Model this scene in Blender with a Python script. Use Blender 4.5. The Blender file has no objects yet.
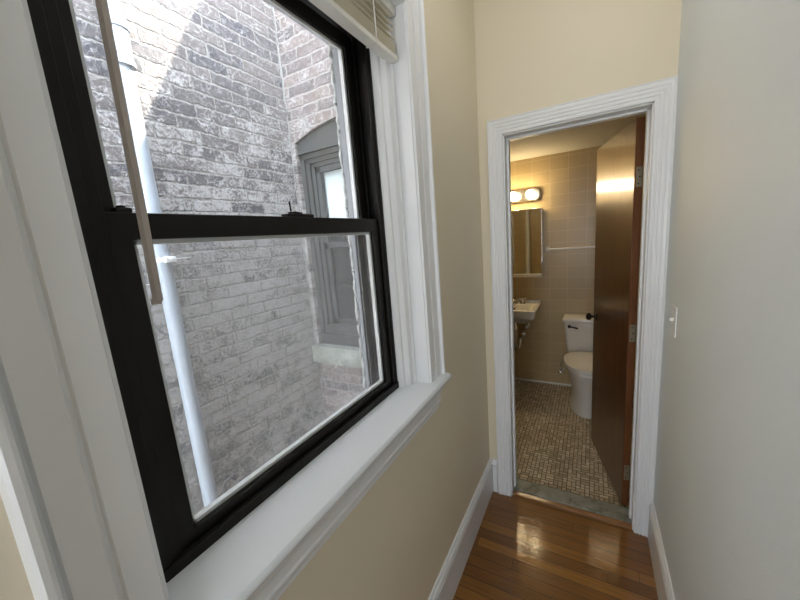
import bpy, bmesh, math, random
from mathutils import Vector, Matrix
random.seed(7)
C = bpy.context.scene.collection
PI = math.pi

# ------------------------------------------------------------------ materials
def newmat(name):
    m = bpy.data.materials.new(name); m.use_nodes = True
    nt = m.node_tree; b = nt.nodes['Principled BSDF']
    return m, nt, b
def N(nt, t, **kw):
    n = nt.nodes.new(t)
    for k, v in kw.items(): setattr(n, k, v)
    return n
def L(nt, a, b): nt.links.new(a, b)
def math_(nt, op, a, b=None, c=None):
    n = N(nt, 'ShaderNodeMath', operation=op)
    for i, v in enumerate((a, b, c)):
        if v is None: continue
        if isinstance(v, (int, float)): n.inputs[i].default_value = v
        else: L(nt, v, n.inputs[i])
    return n.outputs[0]
def mixc(nt, f, a, b, bt='MIX'):
    n = N(nt, 'ShaderNodeMix', data_type='RGBA', blend_type=bt)
    for i, v in ((0, f), (6, a), (7, b)):
        if isinstance(v, (int, float)): n.inputs[i].default_value = v
        elif isinstance(v, tuple): n.inputs[i].default_value = (*v[:3], 1)
        else: L(nt, v, n.inputs[i])
    return n.outputs[2]
def ramp(nt, f, stops):
    n = N(nt, 'ShaderNodeValToRGB'); e = n.color_ramp.elements
    while len(e) < len(stops): e.new(0.5)
    for i, (p, c) in enumerate(stops):
        e[i].position = p; e[i].color = (*c, 1) if isinstance(c, tuple) else (c, c, c, 1)
    L(nt, f, n.inputs[0]); return n.outputs[0]
def pos(nt): return N(nt, 'ShaderNodeNewGeometry').outputs['Position']
def scalev(nt, v, s):
    n = N(nt, 'ShaderNodeVectorMath', operation='MULTIPLY'); L(nt, v, n.inputs[0]); n.inputs[1].default_value = s
    return n.outputs[0]
def noise(nt, v, scale, detail=4, rough=.55, dist=0):
    n = N(nt, 'ShaderNodeTexNoise'); n.inputs['Scale'].default_value = scale
    n.inputs['Detail'].default_value = detail; n.inputs['Roughness'].default_value = rough
    n.inputs['Distortion'].default_value = dist
    L(nt, v, n.inputs['Vector']); return n.outputs['Fac'], n.outputs['Color']
def bump(nt, b, h, strength=.3, dist=.002):
    n = N(nt, 'ShaderNodeBump'); n.inputs['Strength'].default_value = strength; n.inputs['Distance'].default_value = dist
    L(nt, h, n.inputs['Height']); L(nt, n.outputs[0], b.inputs['Normal'])

def paint(name, col, rough=.45, vary=.04, bs=260, bd=.0006, bstr=.35, coat=0):
    m, nt, b = newmat(name); p = pos(nt)
    f, _ = noise(nt, p, 3.0, 5); k = tuple(max(0, c*(1-vary*2)) for c in col)
    L(nt, mixc(nt, f, k, col), b.inputs['Base Color'])
    h, _ = noise(nt, p, bs, 2); h2, _ = noise(nt, p, bs*.12, 3)
    bump(nt, b, math_(nt, 'ADD', h, math_(nt, 'MULTIPLY', h2, .8)), bstr, bd)
    b.inputs['Roughness'].default_value = rough
    if coat: b.inputs['Coat Weight'].default_value = coat; b.inputs['Coat Roughness'].default_value = .15
    return m
def plain(name, col, rough=.5, metal=0, coat=0, bs=80, bstr=.08):
    m, nt, b = newmat(name); p = pos(nt)
    f, _ = noise(nt, p, bs, 4)
    L(nt, mixc(nt, f, tuple(c*.93 for c in col), tuple(min(1, c*1.05) for c in col)), b.inputs['Base Color'])
    bump(nt, b, f, bstr, .0006)
    b.inputs['Roughness'].default_value = rough; b.inputs['Metallic'].default_value = metal
    b.inputs['Coat Weight'].default_value = coat
    return m

M = {}
M['cream'] = paint('cream_wall_paint', (.77, .69, .53), .5, .02, 220, .0006, .3)
M['cool'] = paint('white_wall_paint', (.85, .90, .92), .6, .02, 170, .0012, .6)
M['ceil'] = paint('ceiling_paint', (.75, .72, .64), .7)
M['trim'] = paint('white_trim_paint', (.82, .825, .83), .34, .01, 12, .0003, .02)
M['stool'] = paint('white_sill_paint', (.85, .885, .93), .22, .02, 45, .001, .2)
M['black'] = plain('black_aluminium', (.008, .0065, .0055), .42)
M['black'].node_tree.nodes['Principled BSDF'].inputs['Specular IOR Level'].default_value = .25
M['spacer'] = plain('pale_aluminium_spacer', (.82, .84, .86), .35)
M['pan'] = plain('grey_metal_panning', (.20, .21, .225), .5)
M['caulk'] = plain('light_caulk', (.45, .45, .43), .8, bs=200, bstr=.8)
M['mortar'] = plain('old_mortar', (.24, .23, .215), .9, bs=200, bstr=.8)
M['blind'] = plain('white_blind_plastic', (.74, .72, .66), .4)
M['slat'] = plain('cream_blind_slat', (.90, .86, .73), .4)
_nt = M['slat'].node_tree; _o = _nt.nodes['Material Output']; _t = N(_nt, 'ShaderNodeBsdfTranslucent'); _t.inputs[0].default_value = (.85, .80, .66, 1)
_m = N(_nt, 'ShaderNodeMixShader'); _m.inputs[0].default_value = .35; L(_nt, _nt.nodes['Principled BSDF'].outputs[0], _m.inputs[1]); L(_nt, _t.outputs[0], _m.inputs[2]); L(_nt, _m.outputs[0], _o.inputs[0])
M['wand'] = plain('clear_grey_wand', (.46, .41, .37), .3)
M['cord'] = plain('white_cord', (.72, .70, .66), .7)
M['porcelain'] = plain('white_porcelain', (.76, .74, .68), .12, coat=.3, bs=10, bstr=.02)
M['chrome'] = plain('chrome', (.75, .75, .74), .12, 1, bs=30, bstr=.02)
M['satin'] = plain('polished_bar', (.55, .52, .46), .3, 1)
M['hinge'] = plain('aged_painted_hinge', (.30, .27, .19), .45, .6)
M['bronze'] = plain('dark_bronze', (.035, .026, .02), .35, .8)
M['plastic'] = plain('white_plastic', (.86, .86, .85), .3)
M['pipe'] = plain('pale_blue_white_pipe', (.36, .40, .44), .35)
M['greywood'] = plain('grey_painted_wood', (.042, .043, .040), .6, bs=40, bstr=.3)
M['unlit_backing'] = plain('dark_backing', (.05, .055, .06), .8)
M['shade'] = plain('pale_window_shade', (.58, .64, .63), .8)
M['darkmetal'] = plain('dark_rusty_metal', (.03, .028, .03), .6)
M['bounce'] = plain('pale_bounce_floor', (.58, .57, .55), .9)  # unseen well floor, lightened to bounce light onto the low brick
M['roof'] = plain('roofing', (.25, .25, .26), .9)

def glass(name, tint=(.99, .996, .993), haze=.0):
    m, nt, b = newmat(name); nt.nodes.remove(b)
    out = nt.nodes['Material Output']
    t = N(nt, 'ShaderNodeBsdfTransparent'); t.inputs[0].default_value = (*tint, 1)
    g = N(nt, 'ShaderNodeBsdfGlossy'); g.inputs['Roughness'].default_value = .01
    lw = N(nt, 'ShaderNodeLayerWeight')
    fr = math_(nt, 'ADD', .022, math_(nt, 'MULTIPLY', math_(nt, 'POWER', lw.outputs['Facing'], 5.0), .9))
    mx = N(nt, 'ShaderNodeMixShader'); L(nt, fr, mx.inputs[0]); L(nt, t.outputs[0], mx.inputs[1]); L(nt, g.outputs[0], mx.inputs[2])
    last = mx.outputs[0]
    if haze:
        d = N(nt, 'ShaderNodeBsdfDiffuse'); d.inputs[0].default_value = (.8, .8, .8, 1)
        tl = N(nt, 'ShaderNodeBsdfTranslucent'); tl.inputs[0].default_value = (.8, .8, .8, 1)
        a = N(nt, 'ShaderNodeMixShader'); a.inputs[0].default_value = .5; L(nt, d.outputs[0], a.inputs[1]); L(nt, tl.outputs[0], a.inputs[2])
        f, _ = noise(nt, pos(nt), 14, 5)
        h = N(nt, 'ShaderNodeMixShader'); L(nt, math_(nt, 'MULTIPLY', f, haze*2), h.inputs[0]); L(nt, last, h.inputs[1]); L(nt, a.outputs[0], h.inputs[2])
        last = h.outputs[0]
    L(nt, last, out.inputs[0]); return m
M['glass'] = glass('clear_window_glass', haze=.02)
M['screen'] = glass('insect_screen_mesh', (.985, .985, .985), haze=.09)
def _mirror():
    m, nt, b = newmat('mirror_silver'); b.inputs['Metallic'].default_value = 1
    f, _ = noise(nt, pos(nt), 6, 2)
    L(nt, mixc(nt, f, (.78, .80, .76), (.82, .83, .79)), b.inputs['Base Color']); b.inputs['Roughness'].default_value = .03
    return m
M['mirror'] = _mirror()
def emis(name, col, s):
    m, nt, b = newmat(name); b.inputs['Emission Color'].default_value = (*col, 1); b.inputs['Emission Strength'].default_value = s
    b.inputs['Base Color'].default_value = (.9, .88, .8, 1); return m
M['bulb'] = emis('lit_bulb_glass', (1, .78, .46), 19)
M['fill_lamp'] = emis('lit_fill_globe', (1, .97, .93), 3.6)

def wood_floor():
    m, nt, b = newmat('oak_strip_floor'); p = pos(nt)
    sp = N(nt, 'ShaderNodeSeparateXYZ'); L(nt, p, sp.inputs[0])
    w = .057
    yb = math_(nt, 'DIVIDE', sp.outputs[1], w); idx = math_(nt, 'FLOOR', yb); fr = math_(nt, 'FRACT', yb)
    wn = N(nt, 'ShaderNodeTexWhiteNoise', noise_dimensions='1D'); L(nt, idx, wn.inputs['W'])
    # joints along the board
    xo = math_(nt, 'ADD', sp.outputs[0], math_(nt, 'MULTIPLY', wn.outputs['Value'], 3.0))
    xb = math_(nt, 'DIVIDE', xo, .95); xi = math_(nt, 'FLOOR', xb); xf = math_(nt, 'FRACT', xb)
    wn2 = N(nt, 'ShaderNodeTexWhiteNoise', noise_dimensions='2D')
    cb = N(nt, 'ShaderNodeCombineXYZ'); L(nt, idx, cb.inputs[0]); L(nt, xi, cb.inputs[1]); L(nt, cb.outputs[0], wn2.inputs['Vector'])
    off = N(nt, 'ShaderNodeVectorMath', operation='ADD'); L(nt, p, off.inputs[0])
    sc = N(nt, 'ShaderNodeVectorMath', operation='SCALE'); L(nt, wn2.outputs['Color'], sc.inputs[0]); sc.inputs['Scale'].default_value = 9
    L(nt, sc.outputs[0], off.inputs[1])
    g1, _ = noise(nt, scalev(nt, off.outputs[0], (3, 60, 3)), 1.4, 6, .6, .7)
    g2, _ = noise(nt, scalev(nt, off.outputs[0], (9, 260, 9)), 1.5, 4, .6, .3)
    base = ramp(nt, wn2.outputs['Value'], [(0, (.17, .064, .008)), (.45, (.21, .082, .011)), (.8, (.25, .103, .014)), (1, (.31, .135, .022))])
    gm = math_(nt, 'ADD', math_(nt, 'MULTIPLY', g1, .65), math_(nt, 'MULTIPLY', g2, .35))
    c = mixc(nt, .85, base, ramp(nt, gm, [(.28, (.40, .36, .30)), (.5, (.95, .93, .90)), (.7, (1.25, 1.2, 1.15))]), 'MULTIPLY')
    e = math_(nt, 'MINIMUM', fr, math_(nt, 'SUBTRACT', 1, fr))
    gap = math_(nt, 'LESS_THAN', e, .028)
    ex = math_(nt, 'LESS_THAN', math_(nt, 'MINIMUM', xf, math_(nt, 'SUBTRACT', 1, xf)), .0012)
    gap = math_(nt, 'MAXIMUM', gap, ex)
    c = mixc(nt, math_(nt, 'MULTIPLY', gap, .85), c, (.015, .006, .002))
    L(nt, c, b.inputs['Base Color'])
    b.inputs['Roughness'].default_value = .45; b.inputs['Coat Weight'].default_value = .6; b.inputs['Coat Roughness'].default_value = .05
    hn, _ = noise(nt, scalev(nt, p, (1, 2.5, 1)), 12, 3)
    h = math_(nt, 'ADD', math_(nt, 'MULTIPLY', hn, .8), math_(nt, 'ADD', math_(nt, 'MULTIPLY', g2, .10), math_(nt, 'MULTIPLY', gap, -.35)))
    n = N(nt, 'ShaderNodeBump'); n.inputs['Strength'].default_value = .5; n.inputs['Distance'].default_value = .0022
    L(nt, h, n.inputs['Height']); L(nt, n.outputs[0], b.inputs['Normal']); L(nt, n.outputs[0], b.inputs['Coat Normal'])
    return m
M['floor'] = wood_floor()

def stained(name, axis_scale, c0, c1, rough=.3, coat=.9, cr=.13):
    m, nt, b = newmat(name)
    tc = N(nt, 'ShaderNodeTexCoord').outputs['Object']
    g, _ = noise(nt, scalev(nt, tc, axis_scale), 1.6, 7, .62, 1.2)
    g2, _ = noise(nt, scalev(nt, tc, tuple(3*a for a in axis_scale)), 2.2, 3, .6, .4)
    f = math_(nt, 'ADD', math_(nt, 'MULTIPLY', g, .7), math_(nt, 'MULTIPLY', g2, .3))
    L(nt, ramp(nt, f, [(.32, c0), (.68, c1)]), b.inputs['Base Color'])
    w, _ = noise(nt, scalev(nt, tc, (6, 6, 2)), 2.0, 2)
    n = N(nt, 'ShaderNodeBump'); n.inputs['Strength'].default_value = .3; n.inputs['Distance'].default_value = .002
    L(nt, math_(nt, 'ADD', math_(nt, 'MULTIPLY', g2, .12), w), n.inputs['Height']); L(nt, n.outputs[0], b.inputs['Normal']); L(nt, n.outputs[0], b.inputs['Coat Normal'])
    b.inputs['Roughness'].default_value = rough; b.inputs['Coat Weight'].default_value = coat; b.inputs['Coat Roughness'].default_value = cr
    return m
M['doorwood'] = stained('red_brown_stained_door', (22, 22, 1.6), (.040, .0115, .003), (.115, .036, .009), .35, .7, .125)
M['dooredge'] = stained('orange_brown_door_edge', (30, 30, 3), (.09, .028, .008), (.21, .075, .02), .4, .5)
M['saddle'] = stained('oak_saddle', (3, 40, 40), (.15, .06, .016), (.36, .16, .05), .3, .7)

def brick(name, axes, c_dark, c_mid, white, wamt, mortar, seed=0, low=0, row=.066, width=.218):
    m, nt, b = newmat(name); p = pos(nt)
    sp = N(nt, 'ShaderNodeSeparateXYZ'); L(nt, p, sp.inputs[0])
    cb = N(nt, 'ShaderNodeCombineXYZ'); L(nt, sp.outputs[axes[0]], cb.inputs[0]); L(nt, sp.outputs[axes[1]], cb.inputs[1])
    ad0 = N(nt, 'ShaderNodeVectorMath', operation='ADD'); L(nt, cb.outputs[0], ad0.inputs[0]); ad0.inputs[1].default_value = (seed*.37+20, 20.0, seed*1.7)
    _, nc = noise(nt, ad0.outputs[0], 9, 3, .6)
    _, nc2 = noise(nt, ad0.outputs[0], 55, 3, .6)
    def wob(c, s):
        a = N(nt, 'ShaderNodeVectorMath', operation='SUBTRACT'); L(nt, c, a.inputs[0]); a.inputs[1].default_value = (.5, .5, .5)
        k = N(nt, 'ShaderNodeVectorMath', operation='SCALE'); L(nt, a.outputs[0], k.inputs[0]); k.inputs['Scale'].default_value = s
        return k.outputs[0]
    v = N(nt, 'ShaderNodeVectorMath', operation='ADD'); L(nt, ad0.outputs[0], v.inputs[0]); L(nt, wob(nc, .026), v.inputs[1])
    v2 = N(nt, 'ShaderNodeVectorMath', operation='ADD'); L(nt, v.outputs[0], v2.inputs[0]); L(nt, wob(nc2, .024), v2.inputs[1])
    bt = N(nt, 'ShaderNodeTexBrick', offset=.5, offset_frequency=2)
    L(nt, v2.outputs[0], bt.inputs['Vector']); bt.inputs['Scale'].default_value = 1
    bt.inputs['Brick Width'].default_value = width; bt.inputs['Row Height'].default_value = row
    bt.inputs['Mortar Size'].default_value = .0085; bt.inputs['Mortar Smooth'].default_value = .8
    bt.inputs['Color1'].default_value = (0, 0, 0, 1); bt.inputs['Color2'].default_value = (1, 1, 1, 1)
    bt.inputs['Mortar'].default_value = (.5, .5, .5, 1)
    mort = bt.outputs['Fac']
    rb = N(nt, 'ShaderNodeSeparateColor'); L(nt, bt.outputs['Color'], rb.inputs[0]); rnd = rb.outputs[0]
    base = ramp(nt, rnd, [(.0, c_dark), (.45, c_mid), (1, tuple(min(1, c*1.25) for c in c_mid))])
    big, _ = noise(nt, ad0.outputs[0], 1.1, 4, .55)
    med, _ = noise(nt, ad0.outputs[0], 11, 5, .62, .8)
    fine, _ = noise(nt, ad0.outputs[0], 70, 5, .65)
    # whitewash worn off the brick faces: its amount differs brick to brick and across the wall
    # white thins with height; the colour also offsets strong sky light near the top
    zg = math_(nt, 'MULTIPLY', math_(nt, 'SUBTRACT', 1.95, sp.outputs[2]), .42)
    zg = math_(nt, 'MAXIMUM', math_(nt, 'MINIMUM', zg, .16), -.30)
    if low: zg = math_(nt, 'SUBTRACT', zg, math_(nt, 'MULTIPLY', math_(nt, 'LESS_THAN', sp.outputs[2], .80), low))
    cent = lambda f, k: math_(nt, 'MULTIPLY', math_(nt, 'SUBTRACT', f, .5), k)
    a = math_(nt, 'ADD', cent(med, 1.9), cent(fine, 1.9))
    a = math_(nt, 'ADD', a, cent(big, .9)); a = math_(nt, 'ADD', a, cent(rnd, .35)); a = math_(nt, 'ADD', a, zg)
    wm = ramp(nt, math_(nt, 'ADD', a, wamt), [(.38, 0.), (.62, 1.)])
    wcol = mixc(nt, fine, tuple(c*.72 for c in white), tuple(min(1, c*1.12) for c in white))
    sm, _ = noise(nt, ad0.outputs[0], 26, 4, .6, .6)
    base2 = mixc(nt, ramp(nt, sm, [(.35, 0.), (.7, .55)]), base, tuple(min(1, c*1.7) for c in c_mid))
    col = mixc(nt, wm, base2, wcol)
    wl = math_(nt, 'ABSOLUTE', math_(nt, 'SUBTRACT', noise(nt, ad0.outputs[0], 17, 3, .5, 1.5)[0], .5))
    col = mixc(nt, ramp(nt, wl, [(0, .75), (.022, 0.)]), col, tuple(min(1, c*1.15) for c in white))
    col = mixc(nt, ramp(nt, math_(nt, 'ABSOLUTE', math_(nt, 'SUBTRACT', noise(nt, ad0.outputs[0], 21, 4, .55, 1.0)[0], .46)), [(0, .6), (.03, 0.)]), col, c_mid)
    mc = mixc(nt, fine, tuple(c*.62 for c in mortar), tuple(min(1, c*1.1) for c in mortar))
    mw = math_(nt, 'MULTIPLY', mort, ramp(nt, med, [(.35, .95), (.65, .45)]))
    col = mixc(nt, mw, col, mc)
    edge = ramp(nt, mort, [(0, 0.), (.22, 1.), (.6, 0.)])
    col = mixc(nt, math_(nt, 'MULTIPLY', edge, math_(nt, 'MULTIPLY', sm, .9)), col, tuple(c*.6 for c in c_mid))
    L(nt, col, b.inputs['Base Color']); b.inputs['Roughness'].default_value = .88
    h = math_(nt, 'SUBTRACT', math_(nt, 'ADD', math_(nt, 'MULTIPLY', med, .55), math_(nt, 'ADD', math_(nt, 'MULTIPLY', fine, .35), math_(nt, 'MULTIPLY', wm, .18))), math_(nt, 'MULTIPLY', mort, .55))
    bump(nt, b, h, .8, .010)
    return m
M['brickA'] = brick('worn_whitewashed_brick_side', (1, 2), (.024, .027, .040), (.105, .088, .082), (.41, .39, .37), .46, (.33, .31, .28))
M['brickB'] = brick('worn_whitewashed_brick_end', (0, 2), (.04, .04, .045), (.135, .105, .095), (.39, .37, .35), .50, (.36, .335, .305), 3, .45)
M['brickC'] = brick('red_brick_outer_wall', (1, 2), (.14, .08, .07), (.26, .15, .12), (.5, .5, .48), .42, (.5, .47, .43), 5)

def tiles(name, axes, c, grout, tw, th, g=.0018, rough=.34, ox=0, oz=0):
    m, nt, b = newmat(name); p = pos(nt)
    sp = N(nt, 'ShaderNodeSeparateXYZ'); L(nt, p, sp.inputs[0])
    cb = N(nt, 'ShaderNodeCombineXYZ'); L(nt, math_(nt, 'ADD', sp.outputs[axes[0]], ox), cb.inputs[0]); L(nt, math_(nt, 'ADD', sp.outputs[axes[1]], oz), cb.inputs[1])
    bt = N(nt, 'ShaderNodeTexBrick', offset=0, offset_frequency=1); L(nt, cb.outputs[0], bt.inputs['Vector'])
    bt.inputs['Scale'].default_value = 1; bt.inputs['Brick Width'].default_value = tw; bt.inputs['Row Height'].default_value = th
    bt.inputs['Mortar Size'].default_value = g; bt.inputs['Mortar Smooth'].default_value = .2
    bt.inputs['Color1'].default_value = (*[x*.95 for x in c], 1); bt.inputs['Color2'].default_value = (*[min(1, x*1.04) for x in c], 1)
    bt.inputs['Mortar'].default_value = (*grout, 1)
    L(nt, bt.outputs['Color'], b.inputs['Base Color'])
    w, _ = noise(nt, p, 9, 2)
    bump(nt, b, math_(nt, 'ADD', math_(nt, 'MULTIPLY', bt.outputs['Fac'], -.5), w), .25, .002)
    b.inputs['Roughness'].default_value = rough; return m
tc_, gr_ = (.46, .35, .185), (.58, .47, .29)
M['tileX'] = tiles('beige_wall_tile', (0, 2), tc_, gr_, .1525, .109, ox=10*.1525+.0395, oz=10*.109)
M['tileY'] = tiles('beige_wall_tile_side', (1, 2), tc_, gr_, .1525, .109, ox=5, oz=10*.109)

def mosaic():
    m, nt, b = newmat('mosaic_tile')
    at = N(nt, 'ShaderNodeVertexColor', layer_name='tile'); f, _ = noise(nt, pos(nt), 60, 4)
    L(nt, mixc(nt, .6, at.outputs[0], ramp(nt, f, [(.3, .85), (.7, 1.1)]), 'MULTIPLY'), b.inputs['Base Color'])
    b.inputs['Roughness'].default_value = .42; bump(nt, b, f, .2, .001); return m
M['mosaic'] = mosaic()
M['grout'] = plain('brown_grout', (.15, .12, .075), .8)
def marble():
    m, nt, b = newmat('grey_marble'); p = pos(nt)
    f, _ = noise(nt, p, 7, 8, .65, 1.6); g, _ = noise(nt, p, 40, 4)
    L(nt, ramp(nt, math_(nt, 'ADD', math_(nt, 'MULTIPLY', f, .8), math_(nt, 'MULTIPLY', g, .2)), [(.36, (.12, .12, .10)), (.5, (.25, .26, .225)), (.7, (.36, .37, .33))]), b.inputs['Base Color'])
    b.inputs['Roughness'].default_value = .4; return m
M['marble'] = marble()
def stone():
    m, nt, b = newmat('pitted_stone_sill'); p = pos(nt)
    f, _ = noise(nt, p, 90, 5, .7); g, _ = noise(nt, p, 12, 4)
    L(nt, mixc(nt, .7, ramp(nt, g, [(.35, (.20, .205, .175)), (.7, (.34, .345, .30))]), ramp(nt, f, [(.38, .35), (.58, 1.3)]), 'MULTIPLY'), b.inputs['Base Color'])
    bump(nt, b, f, .7, .006); b.inputs['Roughness'].default_value = .9; return m
M['stone'] = stone()
M['popcorn'] = paint('textured_bath_ceiling', (.46, .44, .37), .8, .03, 120, .006, .8)

# ------------------------------------------------------------------ mesh builder
class MB:
    def __init__(s): s.bm = bmesh.new()
    def box(s, x0, x1, y0, y1, z0, z1, bev=0, seg=2):
        t = bmesh.new(); bmesh.ops.create_cube(t, size=1)
        x0, x1 = sorted((x0, x1)); y0, y1 = sorted((y0, y1)); z0, z1 = sorted((z0, z1))
        for v in t.verts: v.co = Vector(((x0+x1)/2+v.co.x*(x1-x0), (y0+y1)/2+v.co.y*(y1-y0), (z0+z1)/2+v.co.z*(z1-z0)))
        if bev: bmesh.ops.bevel(t, geom=t.edges[:], offset=bev, segments=seg, affect='EDGES', profile=.5)
        return s.add(t)
    def add(s, t, mtx=None):
        if mtx: bmesh.ops.transform(t, matrix=mtx, verts=t.verts[:])
        me = bpy.data.meshes.new('t'); t.to_mesh(me); t.free(); s.bm.from_mesh(me); bpy.data.meshes.remove(me); return s
    def cyl(s, p0, p1, r0, r1=None, seg=20, cap=True):
        p0, p1 = Vector(p0), Vector(p1); r1 = r0 if r1 is None else r1
        t = bmesh.new(); bmesh.ops.create_cone(t, cap_ends=cap, segments=seg, radius1=r0, radius2=r1, depth=(p1-p0).length)
        q = (p1-p0).to_track_quat('Z', 'Y').to_matrix().to_4x4()
        return s.add(t, Matrix.Translation((p0+p1)/2) @ q)
    def sph(s, c, r, sc=(1, 1, 1), seg=24):
        t = bmesh.new(); bmesh.ops.create_uvsphere(t, u_segments=seg, v_segments=seg//2, radius=r)
        return s.add(t, Matrix.Translation(c) @ Matrix.Diagonal((*sc, 1)))
    def loft(s, loops, cap0=True, cap1=True, closed=False):
        bm = s.bm; rows = [[bm.verts.new(p) for p in lp] for lp in loops]; n = len(rows[0])
        rr = list(zip(rows, rows[1:])) + ([(rows[-1], rows[0])] if closed else [])
        for a, b in rr:
            for i in range(n): bm.faces.new((a[i], a[(i+1) % n], b[(i+1) % n], b[i]))
        if not closed:
            if cap0: bm.faces.new(rows[0][::-1])
            if cap1: bm.faces.new(rows[-1])
        return s
    def tube(s, pts, r, seg=12):
        pts = [Vector(p) for p in pts]; loops = []
        up = Vector((0, 0, 1))
        for i, p in enumerate(pts):
            d = (pts[min(i+1, len(pts)-1)]-pts[max(i-1, 0)]).normalized()
            u = d.cross(up); u = d.cross(Vector((1, 0, 0))) if u.length < .05 else u
            u.normalize(); w = d.cross(u).normalized()
            if loops and (loops[-1][0]-pts[i-1]).dot(u) < 0 and abs((loops[-1][0]-pts[i-1]).normalized().dot(u)) > .5: u, w = -u, -w
            rr = r[i] if isinstance(r, (list, tuple)) else r
            loops.append([p+(u*math.cos(2*PI*k/seg)+w*math.sin(2*PI*k/seg))*rr for k in range(seg)])
        return s.loft(loops)
    def prism(s, poly, a0, a1, f):
        return s.loft([[f(u, v, a0) for u, v in poly], [f(u, v, a1) for u, v in poly]])
    def build(s, name, mat, parent=None, smooth=None, mats=None):
        bm = s.bm; bmesh.ops.recalc_face_normals(bm, faces=bm.faces[:])
        o_ = Vector((0, 0, 0)); q = parent
        while q is not None: o_ = o_+q.location; q = q.parent
        for v in bm.verts: v.co -= o_
        me = bpy.data.meshes.new(name); bm.to_mesh(me); bm.free()
        for mm in (mats or [mat]): me.materials.append(mm)
        o = bpy.data.objects.new(name, me); C.objects.link(o); o.parent = parent
        if smooth is not None:
            for p in me.polygons: p.use_smooth = True
            me.set_sharp_from_angle(angle=math.radians(smooth))
        return o
def tag(o, label=None, cat=None, group=None, kind=None):
    for k, v in (('label', label), ('category', cat), ('group', group), ('kind', kind)):
        if v: o[k] = v
    return o
def empty(name, loc, label, cat, group=None, kind=None):
    o = bpy.data.objects.new(name, None); o.empty_display_size = .05; C.objects.link(o); o.location = loc
    return tag(o, label, cat, group, kind)
def copy_part(o, parent, dz=0, dx=0):
    c = o.copy(); C.objects.link(c); c.parent = parent; c.location = (o.location.x+dx, o.location.y, o.location.z+dz); return c

# ------------------------------------------------------------------ dimensions (metres)
XL, XR, YD, YD2 = -.517, .285, 1.84, 1.97        # left wall, right wall, door wall hall side / bathroom side
ZC, YB, ZBC = 2.75, 3.53, 2.21                   # hall ceiling, bathroom back wall, bathroom ceiling
YBACK = -2.2
BXL, BXR = -.99, 1.0                             # bathroom side walls
DX0, DX1, DZ = -.387, .207, 2.025                # clear door opening
# ------------------------------------------------------------------ hall shell
m = MB(); m.box(XL-.05, XR+.05, YBACK, 1.845, -.15, 0); m.box(XR+.05, 2.5, YBACK, -.22, -.15, 0)
tag(m.build('floor', M['floor']), 'glossy brown oak strip floor of the hallway', 'floor', kind='structure')
m = MB(); m.box(XL-.2, 2.6, YBACK-.1, YD+.05, ZC, ZC+.1)
tag(m.build('ceiling', M['ceil']), 'hallway ceiling', 'ceiling', kind='structure')
OY0, OY1, OZ0, OZ1 = .14, 1.05, 1.025, 2.27      # rough opening of the window
m = MB()
xa = -.652
m.box(xa, XL, YBACK, OY0, -.15, ZC); m.box(xa, XL, OY1, YD+.01, -.15, ZC)
m.box(xa, XL, OY0, OY1, -.15, OZ0); m.box(xa, XL, OY0, OY1, OZ1, ZC)
tag(m.build('wall_left', M['cream']), 'cream painted hallway wall holding the window', 'wall', kind='structure')
m = MB(); m.box(XR, XR+.12, -.22, YD+.05, -.15, ZC)
tag(m.build('wall_right', M['cool']), 'off-white hallway wall on the right', 'wall', kind='structure')
m = MB(); bx0, bx1, bz0, bz1 = -.45, .21, .70, 2.1
m.box(XL-.1, bx0, YBACK-.1, YBACK, -.15, ZC); m.box(bx0, bx1, YBACK-.1, YBACK, -.15, bz0); m.box(bx0, bx1, YBACK-.1, YBACK, bz1, ZC); m.box(bx1, 2.6, YBACK-.1, YBACK, -.15, ZC); m.box(2.5, 2.6, YBACK, -.10, -.15, ZC); m.box(XR+.11, 2.6, -.22, -.10, -.15, ZC)  # includes an unseen side room, added so the near window casing stays dim
tag(m.build('wall_back', M['cream']), 'cream hallway wall behind the viewpoint', 'wall', kind='structure')
m = MB()
m.box(-.80, DX0-.018, YD, YD2-.004, -.15, ZC); m.box(DX1+.018, BXR+.1, YD, YD2-.004, -.15, ZC); m.box(DX0-.018, DX1+.018, YD, YD2-.004, DZ+.018, ZC)
tag(m.build('wall_far', M['cream']), 'cream wall around the bathroom doorway', 'wall', kind='structure')

# baseboards (profile swept along the wall)
def baseboard(name, x, sgn, y0, y1, h, label):
    pr = [(0, 0), (.016, 0), (.016, h-.045), (.013, h-.042), (.013, h-.036), (.017, h-.032), (.018, h-.024), (.013, h-.015), (.008, h-.012), (.009, h-.004), (.006, h), (0, h)]
    mm = MB(); mm.prism(pr, y0, y1, lambda u, v, a: Vector((x+sgn*u, a, v)))
    return tag(mm.build(name, M['trim']), label, 'baseboard', kind='structure')
baseboard('baseboard_left', XL, 1, YBACK, YD-.001, .215, 'tall white moulded baseboard under the window wall')
baseboard('baseboard_right', XR, -1, -.22, YD-.024, .210, 'tall white moulded baseboard along the right wall')
m = MB(); pr = [(0, 0), (.014, 0), (.014, .173), (.018, .186), (.012, .203), (.006, .215), (0, .215)]
m.prism(pr, XL+.018, -.472, lambda u, v, a: Vector((a, YD-u, v)))
tag(m.build('baseboard_far', M['trim']), 'short white baseboard piece between left corner and door casing', 'baseboard', kind='structure')

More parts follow.
